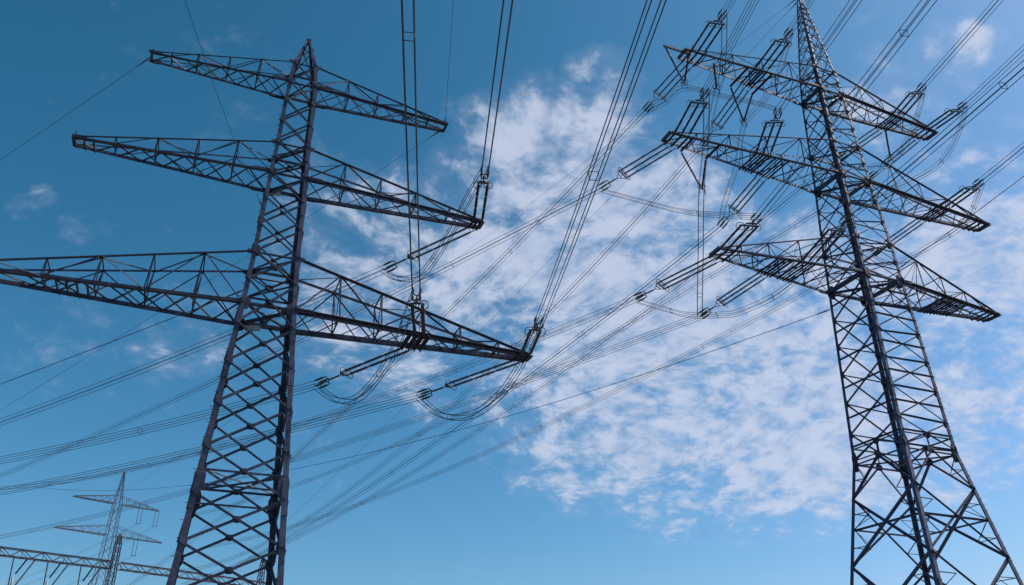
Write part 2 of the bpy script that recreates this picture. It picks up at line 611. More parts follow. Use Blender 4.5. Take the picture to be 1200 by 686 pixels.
# ---- the nearer, shorter pylon on the left
LP = Pylon('lattice_pylon', 'purple-grey three-armed lattice pylon on the left with two bare arms on its left side',
           (-14.19, 42.71), 21.10,
           [(0, 3.02), (7.55, 2.51), (22.79, 1.48), (26.23, 1.29), (32.06, 1.12), (34.44, 1.00), (39.58, 0.90), (41.44, 0.74), (44.15, 0.10)],
           M_LEFT, (0.33, 0.21), 'tension pylons')
LP.build_legs(splice=(5.2, 11.9, 18.9, 30.0), bolts=((-1, -1), (1, 1)))
lev = [0.6, 2.4, 4.75, 7.15, 9.55, 11.95, 14.35, 16.75, 19.15, 21.55]
for z0, z1 in zip(lev, lev[1:]):
    LP.xpanel(z0, z1, 0.125, plates=0.33)
LP.ring(13.15, 0.11)
LP.ring(12.4, 0.09, False)
LP.ring(2.4, 0.15)
for z in (9.55, 11.95, 14.35, 16.75, 19.15):
    LP.leg_plates(z, 0.42, 0.62)
LP.leg_plates(12.6, 0.55, 1.2, (0, 2))
LP.xpanel(21.55, 24.4, 0.12, plates=0.34)
LP.xpanel(24.4, 26.23, 0.11, plates=0.40)
for z0, z1 in ((26.23, 28.2), (28.2, 30.15), (30.15, 32.06)):
    LP.xpanel(z0, z1, 0.105, plates=0.26)
for z0, z1 in ((32.06, 33.3), (33.3, 34.44)):
    LP.xpanel(z0, z1, 0.095, plates=0.24)
for z0, z1 in ((34.44, 36.2), (36.2, 37.9), (37.9, 39.58)):
    LP.xpanel(z0, z1, 0.09)
LP.xpanel(39.58, 41.44, 0.085)
LP.xpanel(41.44, 43.4, 0.07)
for z, w in ((22.79, .22), (26.23, .13), (24.5, .10), (32.06, .18), (34.44, .12), (39.58, .14), (41.44, .10)):
    LP.ring(z, w)
for z, a, b in ((22.79, 0.62, 0.8), (26.23, 0.5, 0.6), (32.06, 0.5, 0.62), (34.44, 0.4, 0.46), (39.58, 0.38, 0.42), (41.44, 0.3, 0.34)):
    LP.leg_plates(z, a, b)
bar('peak_cap', (0, 0, 44.0), (0, 0, 44.35), 0.3, 0.3, LP.root, M_PLATE)
bar('sunlit_strut_patch', (-1.0, 1.38, 22.55), (-0.15, 1.30, 22.62), 0.05, 0.34, LP.root, M_LITE, (0, -1, 0))  # pale plate added to paint the sunlit look of a diaphragm member
bar('sunlit_strut_patch', (-0.75, 1.02, 31.9), (-0.2, 0.98, 31.95), 0.05, 0.30, LP.root, M_LITE, (0, -1, 0))  # same at the middle arm: sunlight on the member put in as pale colour
zb, zt = (39.58, 32.06, 22.79), (41.44, 34.44, 26.23)
TL = 0.38
LP.arm('short top cross-arm pointing left, ending in an earth wire', -1, zb[0], zt[0], 9.35, TL, (.24, .46, .68, .86), .165, .062, 8)
LP.arm('short top cross-arm pointing right, ending in two earth wires', 1, zb[0], zt[0], 10.1, TL, (.24, .46, .68, .86), .165, .062, 8)
LP.arm('bare middle cross-arm pointing left', -1, zb[1], zt[1], 12.15, TL, (.2, .4, .6, .8), .215, .068, 9,
       beams=[(-(12.0 - .5 * k), .12, .12, .12) for k in range(3)])
LP.arm('middle cross-arm pointing right with insulators at its tip', 1, zb[1], zt[1], 12.93, TL, (.2, .4, .6, .8), .215, .068, 9,
       beams=[(12.25 + .27 * k, .15, .15, .13) for k in range(3)])
LP.arm('bare longest cross-arm pointing left out of the picture', -1, zb[2], zt[2], 16.31, TL, (.17, .34, .51, .68, .85), .27, .078, 11,
       beams=[(-(9.3 + .5 * k), .12, .12, .13) for k in range(4)])
LP.arm('longest cross-arm pointing right carrying two pairs of insulators', 1, zb[2], zt[2], 16.31, TL, (.17, .34, .51, .68, .85), .27, .078, 11,
       beams=[(8.35 + .37 * k, .2, .3, .2) for k in range(4)] + [(15.5 + .3 * k, .15, .15, .15) for k in range(3)])
for u, z, yy in ((-9.35, zb[0], 0), (-12.15, zb[1], 0)):
    bar('tip_spike', (u, yy, z), (u, yy, z + .75), .05, .05, LP.root, M_FIT)

# ---- the taller, farther pylon on the right
RP = Pylon('lattice_pylon', 'tall slender lattice pylon on the right with triple insulators on its three arms',
           (28.83, 59.37), 22.757,
           [(0, 5.60), (10.28, 3.755), (19.59, 2.432), (33.73, 1.96), (37.18, 1.86), (43.67, 1.58), (47.34, 1.46), (53.5, 1.27), (56.33, 1.10), (67.1, 0.12)],
           M_RIGHT, (0.32, 0.17), 'tension pylons')
RP.build_legs(splice=(9.5, 24.0, 31.5, 41.0), bolts=((-1, -1), (1, -1)))
# flared foot: big crosses with secondary bracing
def foot_panel(P, z0, z1, w, sub):
    k0, k1 = P.w(z0), P.w(z1)
    zc = z0 + (z1 - z0) * k0 / (k0 + k1)
    for (c1, c2, nn) in P.faces():
        n = Vector(nn)
        for k in (0, 1):
            p, q = (P.c(*c1, z0), P.c(*c2, z1)) if k == 0 else (P.c(*c2, z0), P.c(*c1, z1))
            member('brace', p + n * (.07 if k else -.06), q + n * (.07 if k else -.06), w, P.root, P.mat, n if k else -n)
        a, b = P.c(*c1, zc - .05), P.c(*c2, zc - .05)
        member('strut', a - n * .14, b - n * .14, w * .8, P.root, P.mat, n)
        m = (a + b) / 2
        for c in (c1, c2):
            cc = P.c(*c, zc)
            for zq, zl in ((z0, z0 + (zc - z0) * .5), (z1, z1 + (zc - z1) * .5)):
                lp = P.c(*c, zl)
                t = abs(zl - zq) / abs(zc - zq)
                bp = P.c(*c, zq).lerp(m, t)
                member('brace', lp - n * .16, bp - n * .16, sub, P.root, P.mat, n)
                member('brace', cc - n * .16, bp - n * .18, sub, P.root, P.mat, n)
for z0, z1 in ((12.05, 16.75), (6.0, 12.05), (0.4, 6.0)):
    foot_panel(RP, z0, z1, 0.17 if z0 > 5 else .2, 0.055)
# the waist where the foot meets the shaft
for (c1, c2, nn) in RP.faces():
    n = Vector(nn)
    mid = (RP.c(*c1, 19.4) + RP.c(*c2, 19.4)) / 2
    mid2 = (RP.c(*c1, 20.5) + RP.c(*c2, 20.5)) / 2
    for c in (c1, c2):
        member('brace', RP.c(*c, 16.75) + n * .05, mid + n * .05, .15, RP.root, RP.mat, n)
        member('brace', RP.c(*c, 19.59) + n * .10, mid2 + n * .10, .10, RP.root, RP.mat, n)
        h = RP.c(*c, 18.2)
        bp = RP.c(*c, 16.75).lerp(mid, .5)
        member('brace', h - n * .1, bp - n * .1, .055, RP.root, RP.mat, n)
        member('brace', RP.c(*c, 19.4) - n * .1, bp - n * .12, .055, RP.root, RP.mat, n)
    member('strut', mid - n * .05, mid2 - n * .05, .12, RP.root, RP.mat, n)
    plate('gusset_plate', mid, n, (0, 0, 1), .62, .5, RP.root, M_PLATE)
    plate('gusset_plate', mid2, n, (0, 0, 1), .55, .45, RP.root, M_PLATE)
RP.ring(19.3, .12)
RP.ring(20.5, .10, False)
RP.leg_plates(19.5, .52, 1.4)
lev = [19.6, 21.65, 24.1, 26.5, 28.87, 31.2, 33.55]
for z0, z1 in zip(lev, lev[1:]):
    RP.xpanel(z0, z1, 0.165, thin=0.10, horiz=.115, light_back=True)
    RP.leg_plates(z0, .4, .5)
for z0, z1 in ((33.73, 35.5), (35.5, 37.18), (37.18, 39.4), (39.4, 41.55), (41.55, 43.67), (43.67, 45.55), (45.55, 47.34),
               (47.34, 49.4), (49.4, 51.45), (51.45, 53.5), (53.5, 54.95), (54.95, 56.33)):
    RP.xpanel(z0, z1, 0.12, thin=0.07, horiz=.07, light_back=True)
    RP.leg_plates(z0, .38, .42)
z = 56.33
while z < 65.5:
    dz = max(.75, RP.w(z) * 1.75)
    RP.xpanel(z, min(z + dz, 66.6), 0.065, thin=.055, horiz=(.05 if RP.w(z) > .5 else 0))
    z += dz
for zz_, w in ((33.73, .22), (37.18, .13), (43.67, .2), (47.34, .13), (53.5, .19), (56.33, .12)):
    RP.ring(zz_, w)
for zz_, a, b in ((33.73, .8, 1.0), (37.18, .5, .55), (43.67, .75, .9), (47.34, .48, .52), (53.5, .7, .8), (56.33, .4, .45)):
    RP.leg_plates(zz_, a, b)
# heavy corner stiffeners at the arm levels (dark plates inside the shaft)
for zz_ in (33.73, 43.67, 53.5):
    k = RP.w(zz_)
    for a, b in ((-1, -1), (1, 1)):
        member('brace', (a * k, b * k, zz_ - .3), (-a * k * .1, b * k * .1, zz_ - 1.4), .3, RP.root, M_PLATE)
    bar('stiffener', (-k, k, zz_ + .1), (-k, -k, zz_ + .1), .36, .12, RP.root, M_PLATE)
    bar('stiffener', (k, -k, zz_ + .1), (k, k, zz_ + .1), .36, .12, RP.root, M_PLATE)
bar('peak_cap', (0, 0, 66.9), (0, 0, 67.3), 0.34, 0.34, RP.root, M_PLATE)
zbR, ztR = (53.5, 43.67, 33.73), (56.33, 47.34, 37.18)
TR = 0.55
def tri(u, o=.25, w=.15): return [(u + .31 * k, o, o, w * .8 if k % 2 == 0 else w * .55) for k in ((-2, -1, 0, 1, 2) if abs(u) < 12 else (-2, 0, 2))]
PT = (.22, .44, .66, .85)
a_ = RP.arm('top cross-arm pointing left with a thin outrigger beyond its tip', -1, zbR[0], ztR[0], 15.3, TR, PT, .235, .066, 9,
            beams=tri(-14.2) + tri(-7.79) + [(-9.07, .1, .85, .15), (-6.58, .1, .9, .15)])
bar('outrigger', (-14.6, -.3, 53.42), (-17.35, -.3, 53.42), .2, .16, a_, M_RIGHT)
RP.arm('top cross-arm pointing right', 1, zbR[0], ztR[0], 13.59, TR, PT, .235, .066, 8, beams=tri(8.08) + tri(12.6))
RP.arm('middle cross-arm pointing left, the longest of this pylon', -1, zbR[1], ztR[1], 17.89, TR, PT, .25, .068, 10,
       beams=tri(-16.93) + tri(-9.34) + tri(-7.51, .2, .13) + [(-15.87, .1, .4, .15), (-13.42, .1, .3, .15)])
RP.arm('middle cross-arm pointing right with a bare tip', 1, zbR[1], ztR[1], 17.02, TR, PT, .25, .068, 10,
       beams=tri(10.6) + tri(15.9))
RP.arm('lowest cross-arm pointing left', -1, zbR[2], ztR[2], 14.64, TR, PT, .25, .068, 8, beams=tri(-14.0) + tri(-9.07) + tri(-7.09, .2, .13))
RP.arm('lowest cross-arm pointing right without any insulators', 1, zbR[2], ztR[2], 14.52, TR, PT, .25, .068, 8,
       beams=tri(7.9) + tri(9.5, .2, .13) + tri(13.5))


# ------------------------------------------------------------------ insulators and conductors
BUNDLES = {
 'LN_a':('L',1,12.6,-1,(-2.29, 46.87, 32.01),174.08,-0.0837,-0.0819,0.001185,5.09,6.82,75),
 'LN_b':('L',2,8.9,-1,(-5.55, 45.04, 22.74),175.35,-0.1224,0.0584,0.001816,5.499,7.369,75),
 'LN_c':('L',2,15.95,-1,(0.84, 48.07, 22.74),174.09,-0.1254,-0.1079,0.001205,5.135,6.88,75),
 'LF_a':('L',1,12.6,1,(-2.58, 47.62, 32.01),-62.91,-0.1891,-0.161,0.000889,5.194,7.375,150),
 'LF_b':('L',2,8.9,1,(-6.22, 46.78, 22.74),-63.33,-0.169,-0.0658,0.00124,5.149,7.312,110),
 'LF_c':('L',2,15.95,1,(0.55, 48.83, 22.74),-64.82,-0.1653,-0.0834,0.000869,5.348,7.594,130),
 'RF_1':('R',0,-14.2,1,(15.5, 54.44, 53.45),-43.68,-0.4452,-0.425,0.001285,3.885,5.658,130),
 'RF_1b':('R',0,-7.79,1,(21.28, 57.22, 53.45),-39.28,-0.6297,-0.4553,0.002224,4.558,6.639,125),
 'RF_2':('R',1,-16.93,1,(12.98, 53.38, 43.62),-54.88,-0.2281,-0.141,0.000444,4.818,7.017,170),
 'RF_2b':('R',1,-7.51,1,(21.44, 57.58, 43.62),-44.04,-0.6305,-0.3215,0.001137,3.896,5.674,130),
 'RF_3':('R',2,-14.0,1,(15.68, 54.53, 33.68),-51.17,-0.1557,-0.0719,0.000902,5.103,7.432,165),
 'RF_3b':('R',2,-9.07,1,(20.01, 56.94, 33.68),-53.54,-0.3573,-0.092,0.000537,4.262,6.207,190),
 'RF_R1':('R',0,12.44,1,(40.06, 64.75, 53.45),-45.52,-0.4064,-0.2243,0.001027,4.066,5.923,140),
 'RF_R1b':('R',0,8.08,1,(35.94, 63.3, 53.45),-45.5,-0.2434,-0.3801,0.001324,3.414,4.973,130),
 'RF_R2b':('R',1,10.43,1,(38.06, 64.32, 43.62),-41.79,-0.2866,-0.1564,0.000779,3.806,5.544,150),
 'RN_1':('R',0,-14.2,-1,(15.97, 53.32, 53.45),170.52,-0.1895,-0.1654,0.001002,4.35,5.863,70),
 'RN_1b':('R',0,-7.79,-1,(22.01, 55.49, 53.45),171.71,-0.1686,-0.0503,0.00102,4.411,5.945,70),
 'RN_2':('R',1,-16.93,-1,(13.45, 52.26, 43.62),172.85,-0.0877,-0.0696,0.000912,4.444,5.99,70),
 'RN_2b':('R',1,-9.34,-1,(20.64, 54.75, 43.62),185.01,-0.0906,-0.3953,0.000677,4.708,6.346,70),
 'RN_3':('R',2,-14.0,-1,(16.16, 53.38, 33.68),173.11,-0.1371,-0.0883,0.001263,4.468,6.022,70),
 'RN_3b':('R',2,-7.09,-1,(22.83, 55.35, 33.68),170.8,0.0344,-0.1199,0.000924,4.627,6.236,70),
 'RN_R1b':('R',0,8.08,-1,(36.62, 61.69, 53.45),175.1,-0.0778,-0.1018,0.001012,3.657,4.929,60),
 'RN_R1':('R',0,12.44,-1,(40.54, 63.61, 53.45),172.53,-0.2517,-0.1018,0.001036,4.114,5.546,60),
 'RN_R2b':('R',1,10.74,-1,(39.11, 62.63, 43.62),172.4,-0.1322,-0.076,0.001009,3.965,5.343,60),
}
WHERE = {
 'LN_a': ('rising from the tip of the left pylon\'s middle right arm', 'overhead'),
 'LN_b': ('rising from halfway along the left pylon\'s lowest right arm', 'overhead'),
 'LN_c': ('rising from the tip of the left pylon\'s lowest right arm', 'overhead'),
 'LF_a': ('running back leftwards from the tip of the left pylon\'s middle right arm', 'away'),
 'LF_b': ('running back leftwards from halfway along the left pylon\'s lowest right arm', 'away'),
 'LF_c': ('running back leftwards from the tip of the left pylon\'s lowest right arm', 'away'),
 'RF_1': ('dropping leftwards from the tip of the right pylon\'s top left arm', 'away'),
 'RF_1b': ('dropping leftwards from the middle of the right pylon\'s top left arm', 'away'),
 'RF_2': ('running leftwards from the tip of the right pylon\'s middle left arm', 'away'),
 'RF_2b': ('dropping leftwards from the inner part of the right pylon\'s middle left arm', 'away'),
 'RF_3': ('running leftwards from the tip of the right pylon\'s lowest left arm', 'away'),
 'RF_3b': ('running leftwards from halfway along the right pylon\'s lowest left arm', 'away'),
 'RF_R1': ('behind the right pylon, from the tip of its top right arm', 'away'),
 'RF_R1b': ('behind the right pylon, from the middle of its top right arm', 'away'),
 'RF_R2b': ('behind the right pylon, from the middle of its middle right arm', 'away'),
 'RN_1': ('rising from the tip of the right pylon\'s top left arm', 'overhead'),
 'RN_1b': ('rising from the middle of the right pylon\'s top left arm', 'overhead'),
 'RN_2': ('rising from the tip of the right pylon\'s middle left arm', 'overhead'),
 'RN_2b': ('rising from halfway along the right pylon\'s middle left arm', 'overhead'),
 'RN_3': ('rising from the tip of the right pylon\'s lowest left arm', 'overhead'),
 'RN_3b': ('rising from the inner part of the right pylon\'s lowest left arm', 'overhead'),
 'RN_R1b': ('rising from the middle of the right pylon\'s top right arm', 'overhead'),
 'RN_R1': ('rising from the tip of the right pylon\'s top right arm', 'overhead'),
 'RN_R2b': ('rising from the middle of the right pylon\'s middle right arm', 'overhead'),
}


def rod_mesh(kind):
    k = ('rod', kind)
    if k in _cache: return _cache[k]
    # unit length 1, two or three porcelain long rods joined by metal caps
    segs = 3 if kind == 'L' else 4
    sh = 13 if kind == 'L' else 9
    r0, r1, rc = (0.045, 0.098, 0.055) if kind == 'L' else (0.045, 0.092, 0.078)
    pr = [(0, .03)]
    for s_ in range(segs):
        a, b = s_ / segs, (s_ + 1) / segs
        e = .016
        pr += [(a + .002, rc), (a + e, rc), (a + e + .002, r0)]
        x0, x1 = a + e + .004, b - e - .004
        for i in range(sh):
            x = x0 + (x1 - x0) * i / sh
            dx = (x1 - x0) / sh
            pr += [(x + dx * .15, r0), (x + dx * .55, r1), (x + dx * .75, r1 * .93), (x + dx * .85, r0)]
        pr += [(b - e - .002, r0), (b - e, rc), (b - .002, rc)]
    pr.append((1, .03))
    _cache[k] = lathe_x('insulator_rod', pr, M_ROD, 8)
    return _cache[k]


def simple_tube(key, pts, r, mat, seg=6):
    if key not in _cache: _cache[key] = tube(key[0], pts, r, mat, seg)
    return _cache[key]


def T3(x, y, z, sx=1, sy=1, sz=1):
    return Matrix.Translation((x, y, z)) @ Matrix.Diagonal((sx, sy, sz, 1))


def insulator_string(key, spec):
    tw, arm, u, side, A, az, ms, a, b, Lr, Lc, slen = spec
    h = Vector((math.sin(R_(az)), math.cos(R_(az)), 0))
    ax = (h + Vector((0, 0, ms))).normalized()
    yx = Vector((0, 0, 1)).cross(ax).normalized()
    zx = ax.cross(yx)
    o = empty('insulator_string')
    o.matrix_basis = Matrix(((ax.x, yx.x, zx.x, A[0]), (ax.y, yx.y, zx.y, A[1]), (ax.z, yx.z, zx.z, A[2]), (0, 0, 0, 1)))
    n = 2 if tw == 'L' else 3
    kind = ('double' if n == 2 else 'triple')
    tag(o, f'{kind} insulator string {WHERE[key][0]}', 'insulator', f'{kind} tension insulator strings')
    sp = 0.56 if n == 2 else 0.60
    ys = [(i - (n - 1) / 2) * sp for i in range(n)]
    r0, r1 = .38, Lr - .22
    for y in ys:
        link('link', simple_tube(('link_short',), [(0, 0, 0), (.4, 0, 0)], .035, M_FIT), o, T3(0, y, 0))
        link('insulator_rod', rod_mesh(tw), o, T3(r0, y, 0, r1 - r0, 1, 1))
        link('link', simple_tube(('link_short',), [(0, 0, 0), (.4, 0, 0)], .035, M_FIT), o, T3(r1 - .05, y, 0, .8, 1, 1))
    # arcing rings: big loops round the line ends, small horns at the tower ends
    RR = .27 if n == 2 else .30
    for y in ys:
        off = 0 if n == 3 else (.05 if y > 0 else -.05)
        link('arcing_ring', simple_tube(('arcing_ring', RR), [Vector((math.cos(t) * RR, math.sin(t) * RR, 0)) for t in [2 * math.pi * i / 18 for i in range(19)]], .027, M_FIT, 5), o, T3(r1 - .02, y + off, 0) @ Matrix.Rotation(R_(90), 4, 'Y') @ Matrix.Rotation(R_(12), 4, 'X'))
        link('arcing_horn', simple_tube(('arcing_horn',), [(0, 0, 0), (.02, 0, .2), (.16, 0, .34)], .018, M_FIT, 5), o, T3(r0 + .05, y, .05))
    # yoke plate: wide edge to the rods, point to the line
    wy = sp * (n - 1) / 2 + .12
    x0 = Lr - .1
    key_y = ('yoke_plate', n)
    if key_y not in _cache:
        ol = [(0, -wy), (.10, -wy), (.30, -.08), (.30, .08), (.10, wy), (0, wy)]
        v = [(x, y, -.022) for x, y in ol] + [(x, y, .022) for x, y in ol]
        f = [tuple(range(5, -1, -1)), tuple(range(6, 12))] + [(i, (i + 1) % 6, 6 + (i + 1) % 6, 6 + i) for i in range(6)]
        _cache[key_y] = mesh('yoke_plate', v, f, M_FIT)
    if n == 2:
        link('yoke_plate', _cache[key_y], o, T3(x0, 0, 0))
    else:
        bar('yoke_bar', (x0, -wy, 0), (x0, wy, 0), .11, .05, o, M_FIT)
        for y in (-wy + .1, wy - .1):
            link('tie_rod', tube('tie_rod', [(x0, y, 0), (x0 + .62, 0, 0)], .026, M_FIT, 5), o)
        bar('yoke_bar', (x0 + .28, -wy * .5, .02), (x0 + .28, wy * .5, .02), .08, .05, o, M_FIT)
    x1 = x0 + (.26 if n == 2 else .5)
    x2 = Lc - .95
    link('turnbuckle', tube('turnbuckle', [(x1, 0, 0), (x1 + .2, 0, 0), (x1 + .22, 0, 0), (x2 - .2, 0, 0), (x2, 0, 0)], [.03, .03, .06, .06, .035], M_FIT, 6), o)
    # spreader frame and four compression clamps
    q = .2
    for z in (-q, q):
        link('spreader', tube('spreader', [(x2 + .28, -q, z), (x2 + .02, -q * .9, z * .9), (x2, 0, z * .5), (x2 + .02, q * .9, z * .9), (x2 + .28, q, z)], .042, M_FIT, 5), o)
    link('spreader', tube('spreader', [(x2, 0, -q * .6), (x2 - .06, 0, 0), (x2, 0, q * .6)], .04, M_FIT, 5), o)
    for y in (-q, q):
        for z in (-q, q):
            link('tension_clamp', tube('tension_clamp', [(x2 + .2, y, z), (x2 + .32, y, z), (x2 + .75, y, z), (Lc, y, z)], [.035, .072, .066, .028], M_FIT, 6), o)
    S = Vector(A) + ax * Lc
    return S, ax, yx, zx


QUAD = [(-.2, -.2), (.2, -.2), (-.2, .2), (.2, .2)]
WR = 0.021


def spacer_parts(parent, c, x, y, q=.2):
    """square frame holding four wires apart"""
    pts = [c + x * (a * q) + y * (b * q) for a, b in ((-1, -1), (1, -1), (1, 1), (-1, 1), (-1, -1))]
    link('spacer', tube('spacer', pts, .019, M_FIT, 5), parent)


def conductor(key, spec, S):
    tw, arm, u, side, A, az, ms, a, b, Lr, Lc, slen = spec
    h = Vector((math.sin(R_(az)), math.cos(R_(az)), 0))
    y = Vector((0, 0, 1)).cross(h).normalized()
    o = empty('conductor_bundle', S)
    tag(o, f'four-wire bundle {WHERE[key][0]}', 'power line', 'conductor bundles')
    N = 56
    pts = []
    for i in range(N + 1):
        s = slen * (i / N)
        pts.append(h * s + Vector((0, 0, a * s + b * s * s)))
    me = tube('wire', pts, WR if az > 90 else .0185, M_WIRE, 6)
    for qa, qb in QUAD:
        w = link('wire', me, o, Matrix.Translation(y * qa + Vector((0, 0, qb))))
    rnd = random.Random(key)
    s = rnd.uniform(14, 22)
    while s < slen - 5:
        c = h * s + Vector((0, 0, a * s + b * s * s))
        spacer_parts(o, c, y, Vector((0, 0, 1)))
        s += rnd.uniform(22, 32)
    return o


ends = {}
for k, sp_ in BUNDLES.items():
    S, ax, yx, zx = insulator_string(k, sp_)
    conductor(k, sp_, S)
    ends[k] = S


# ---- jumper loops (points in each pylon's own frame: along the arm, across it, height)
def frame(P):
    rt = P.root
    c, s = math.cos(rt.rotation_euler.z), math.sin(rt.rotation_euler.z)
    return lambda q: Vector((rt.location.x + c * q[0] - s * q[1], rt.location.y + s * q[0] + c * q[1], q[2]))


def catmull(P, n=9):
    out = []
    P = [P[0] * 2 - P[1]] + P + [P[-1] * 2 - P[-2]]
    for i in range(1, len(P) - 2):
        for k in range(n):
            t = k / n
            out.append(.5 * ((2 * P[i]) + (P[i + 1] - P[i - 1]) * t + (2 * P[i - 1] - 5 * P[i] + 4 * P[i + 1] - P[i + 2]) * t * t + (3 * P[i] - P[i - 1] - 3 * P[i + 1] + P[i + 2]) * t ** 3))
    out.append(P[-2])
    return out


JUMP = [
 (LP, [(7.77, 5.8, 30.5), (8.6, 5.4, 29.85), (9.83, 4.2, 29.6), (10.34, 2.2, 29.95), (10.71, -.8, 30.7), (10.77, -3.6, 31.2), (10.82, -6.96, 31.35)], 'loop of four jumper wires under the tip of the left pylon\'s middle right arm'),
 (LP, [(4.05, 6.27, 21.4), (5.29, 5.0, 20.2), (6.36, 3.6, 20.0), (7.18, 1.6, 20.9), (7.48, -1.2, 21.7), (7.14, -5.0, 21.95), (6.83, -7.94, 21.75)], 'loop of four jumper wires under the middle of the left pylon\'s lowest right arm'),
 (LP, [(10.77, 5.82, 21.4), (12.21, 4.6, 19.9), (13.66, 2.8, 19.6), (14.65, .8, 20.3), (14.88, -2.0, 21.1), (14.6, -4.6, 21.65), (14.16, -7.0, 21.8)], 'loop of four jumper wires under the tip of the left pylon\'s lowest right arm'),
 (RP, [(-16.05, 5.44, 51.05), (-15.49, 2.8, 50.4), (-15.68, -.2, 49.35), (-13.24, -2.2, 47.6), (-12.5, -4.6, 45.3), (-12.28, -6.68, 43.0)], 'jumper wires sloping from the outermost V insulator down towards the right pylon\'s shaft'),
 (RP, [(-20.57, 6.4, 41.9), (-17.56, 3.5, 39.5), (-15.96, 1.6, 38.0), (-14.78, -1.0, 36.4), (-15.41, -4.5, 34.0), (-15.63, -6.36, 32.8)], 'long nearly level jumper wires between the right pylon\'s middle and lowest left arms'),
 (RP, [(-17.49, 7.08, 32.4), (-15.78, 5.5, 31.2), (-14.82, 4.0, 30.2), (-13.64, 2.0, 29.5), (-12.42, .5, 29.4), (-10.23, -2.5, 30.6), (-8.55, -7.45, 33.8)], 'hanging jumper wires below the right pylon\'s lowest left arm'),
 (RP, [(-9.25, 5.68, 40.5), (-8.9, 4.8, 43.0), (-8.3, 3.4, 45.9), (-8.23, 1.7, 49.2), (-7.93, -.5, 50.0), (-7.83, -3.0, 51.4), (-9.25, -6.62, 52.4)], 'jumper wires dropping through the inner V insulator of the right pylon\'s top left arm'),
 (RP, [(-9.39, 6.33, 49.8), (-9.94, 4.4, 50.4), (-12.39, -.28, 50.0), (-12.78, -1.5, 50.3), (-13.79, -3.5, 51.3), (-15.52, -6.21, 52.3)], 'jumper wires passing the single rod insulator under the right pylon\'s top left arm'),
 (RP, [(-12.06, 6.19, 31.5), (-13.01, 4.6, 32.6), (-13.69, 3.0, 35.2), (-14.42, .95, 39.8), (-15.71, -2.0, 42.3), (-18.54, -6.36, 43.0)], 'jumper wires falling steeply from the V insulator under the right pylon\'s middle left arm'),
 (RP, [(10.32, 5.68, 51.1), (10.97, 3.6, 49.0), (12.62, .3, 49.4), (12.61, -2.0, 50.1), (11.77, -4.4, 51.1), (11.02, -5.81, 52.0)], 'jumper loop under the tip of the right pylon\'s top right arm'),
 (RP, [(6.21, 5.33, 52.2), (6.92, 3.5, 50.0), (8.12, 1.0, 49.7), (8.47, -1.0, 50.6), (7.8, -3.4, 52.0), (6.57, -5.55, 53.0)], 'jumper loop past the rod insulator of the right pylon\'s top right arm'),
 (RP, [(8.69, 6.03, 42.0), (9.05, 4.0, 40.2), (11.03, 1.0, 41.1), (11.83, -1.6, 41.8), (10.91, -3.8, 42.3), (9.36, -6.08, 42.8)], 'jumper loop under the right pylon\'s middle right arm'),
]
for P, pts, lab in JUMP:
    fr = frame(P)
    wp = [fr(p) for p in pts]
    base = wp[0].copy()
    o = empty('jumper_loop', base)
    tag(o, lab, 'jumper', 'jumper loops')
    cur = [p - base for p in catmull(wp)]
    chord = (wp[-1] - wp[0])
    sd = Vector((-chord.y, chord.x, 0)).normalized()
    me = tube('wire', cur, .024 if P is LP else .017, M_WIRE, 6)
    for qa, qb in QUAD:
        link('wire', me, o, Matrix.Translation(sd * qa + Vector((0, 0, qb * .8))))
    for f_ in (.22, .5, .78):
        i = int(f_ * (len(cur) - 1))
        spacer_parts(o, cur[i], sd, Vector((0, 0, .8)))


# ---- V insulators and rods that steady the jumpers
def hanging(name, label, P, tops, bottom, group):
    fr = frame(P)
    b = fr(bottom)
    o = empty(name, b)
    tag(o, label, 'insulator', group)
    for t in tops:
        p = fr(t)
        dv = b - p
        ax = dv.normalized()
        y = Vector((0, 0, 1)).cross(ax)
        if y.length < 1e-3: y = Vector((1, 0, 0))
        y.normalize()
        z = ax.cross(y)
        m = Matrix(((ax.x, y.x, z.x, p.x - b.x), (ax.y, y.y, z.y, p.y - b.y), (ax.z, y.z, z.z, p.z - b.z), (0, 0, 0, 1)))
        link('insulator_rod', rod_mesh('R'), o, m @ T3(.1, 0, 0, dv.length - .25, 1, 1))
    link('arcing_ring', simple_tube(('arcing_ring', .30), None, .021, M_FIT), o, Matrix.Translation((0, 0, .25)))
    fv = fr((bottom[0] + 1, bottom[1], bottom[2])) - b
    bar('clamp_frame', -fv * .32, fv * .32, .06, .06, o, M_FIT)
    for sgn in (-1, 1):
        link('clamp_arm', tube('clamp_arm', [fv * (.28 * sgn), fv * (.28 * sgn) + Vector((0, 0, -.45))], .035, M_FIT, 5), o)
    return o


hanging('v_insulator', 'V-shaped insulator hung from the outrigger beyond the right pylon\'s top left arm', RP, [(-17.25, -.3, 53.4), (-14.8, -.2, 53.4)], (-15.66, -.25, 49.75), 'V insulators')
hanging('v_insulator', 'V-shaped insulator hung halfway along the right pylon\'s top left arm', RP, [(-9.07, 1.70, 53.35), (-6.58, 1.85, 53.35)], (-8.17, 1.75, 49.65), 'V insulators')
hanging('v_insulator', 'V-shaped insulator hung near the tip of the right pylon\'s middle left arm', RP, [(-15.87, 1.05, 43.5), (-13.42, 1.1, 43.5)], (-14.29, 1.0, 40.2), 'V insulators')
hanging('rod_insulator', 'single vertical rod insulator hanging under the right pylon\'s top left arm', RP, [(-12.27, -.28, 53.4)], (-12.38, -.28, 50.3), 'hanging rod insulators')
hanging('rod_insulator', 'single vertical rod insulator hanging under the right pylon\'s top right arm', RP, [(8.5, .95, 53.4)], (8.2, 1.0, 49.9), 'hanging rod insulators')

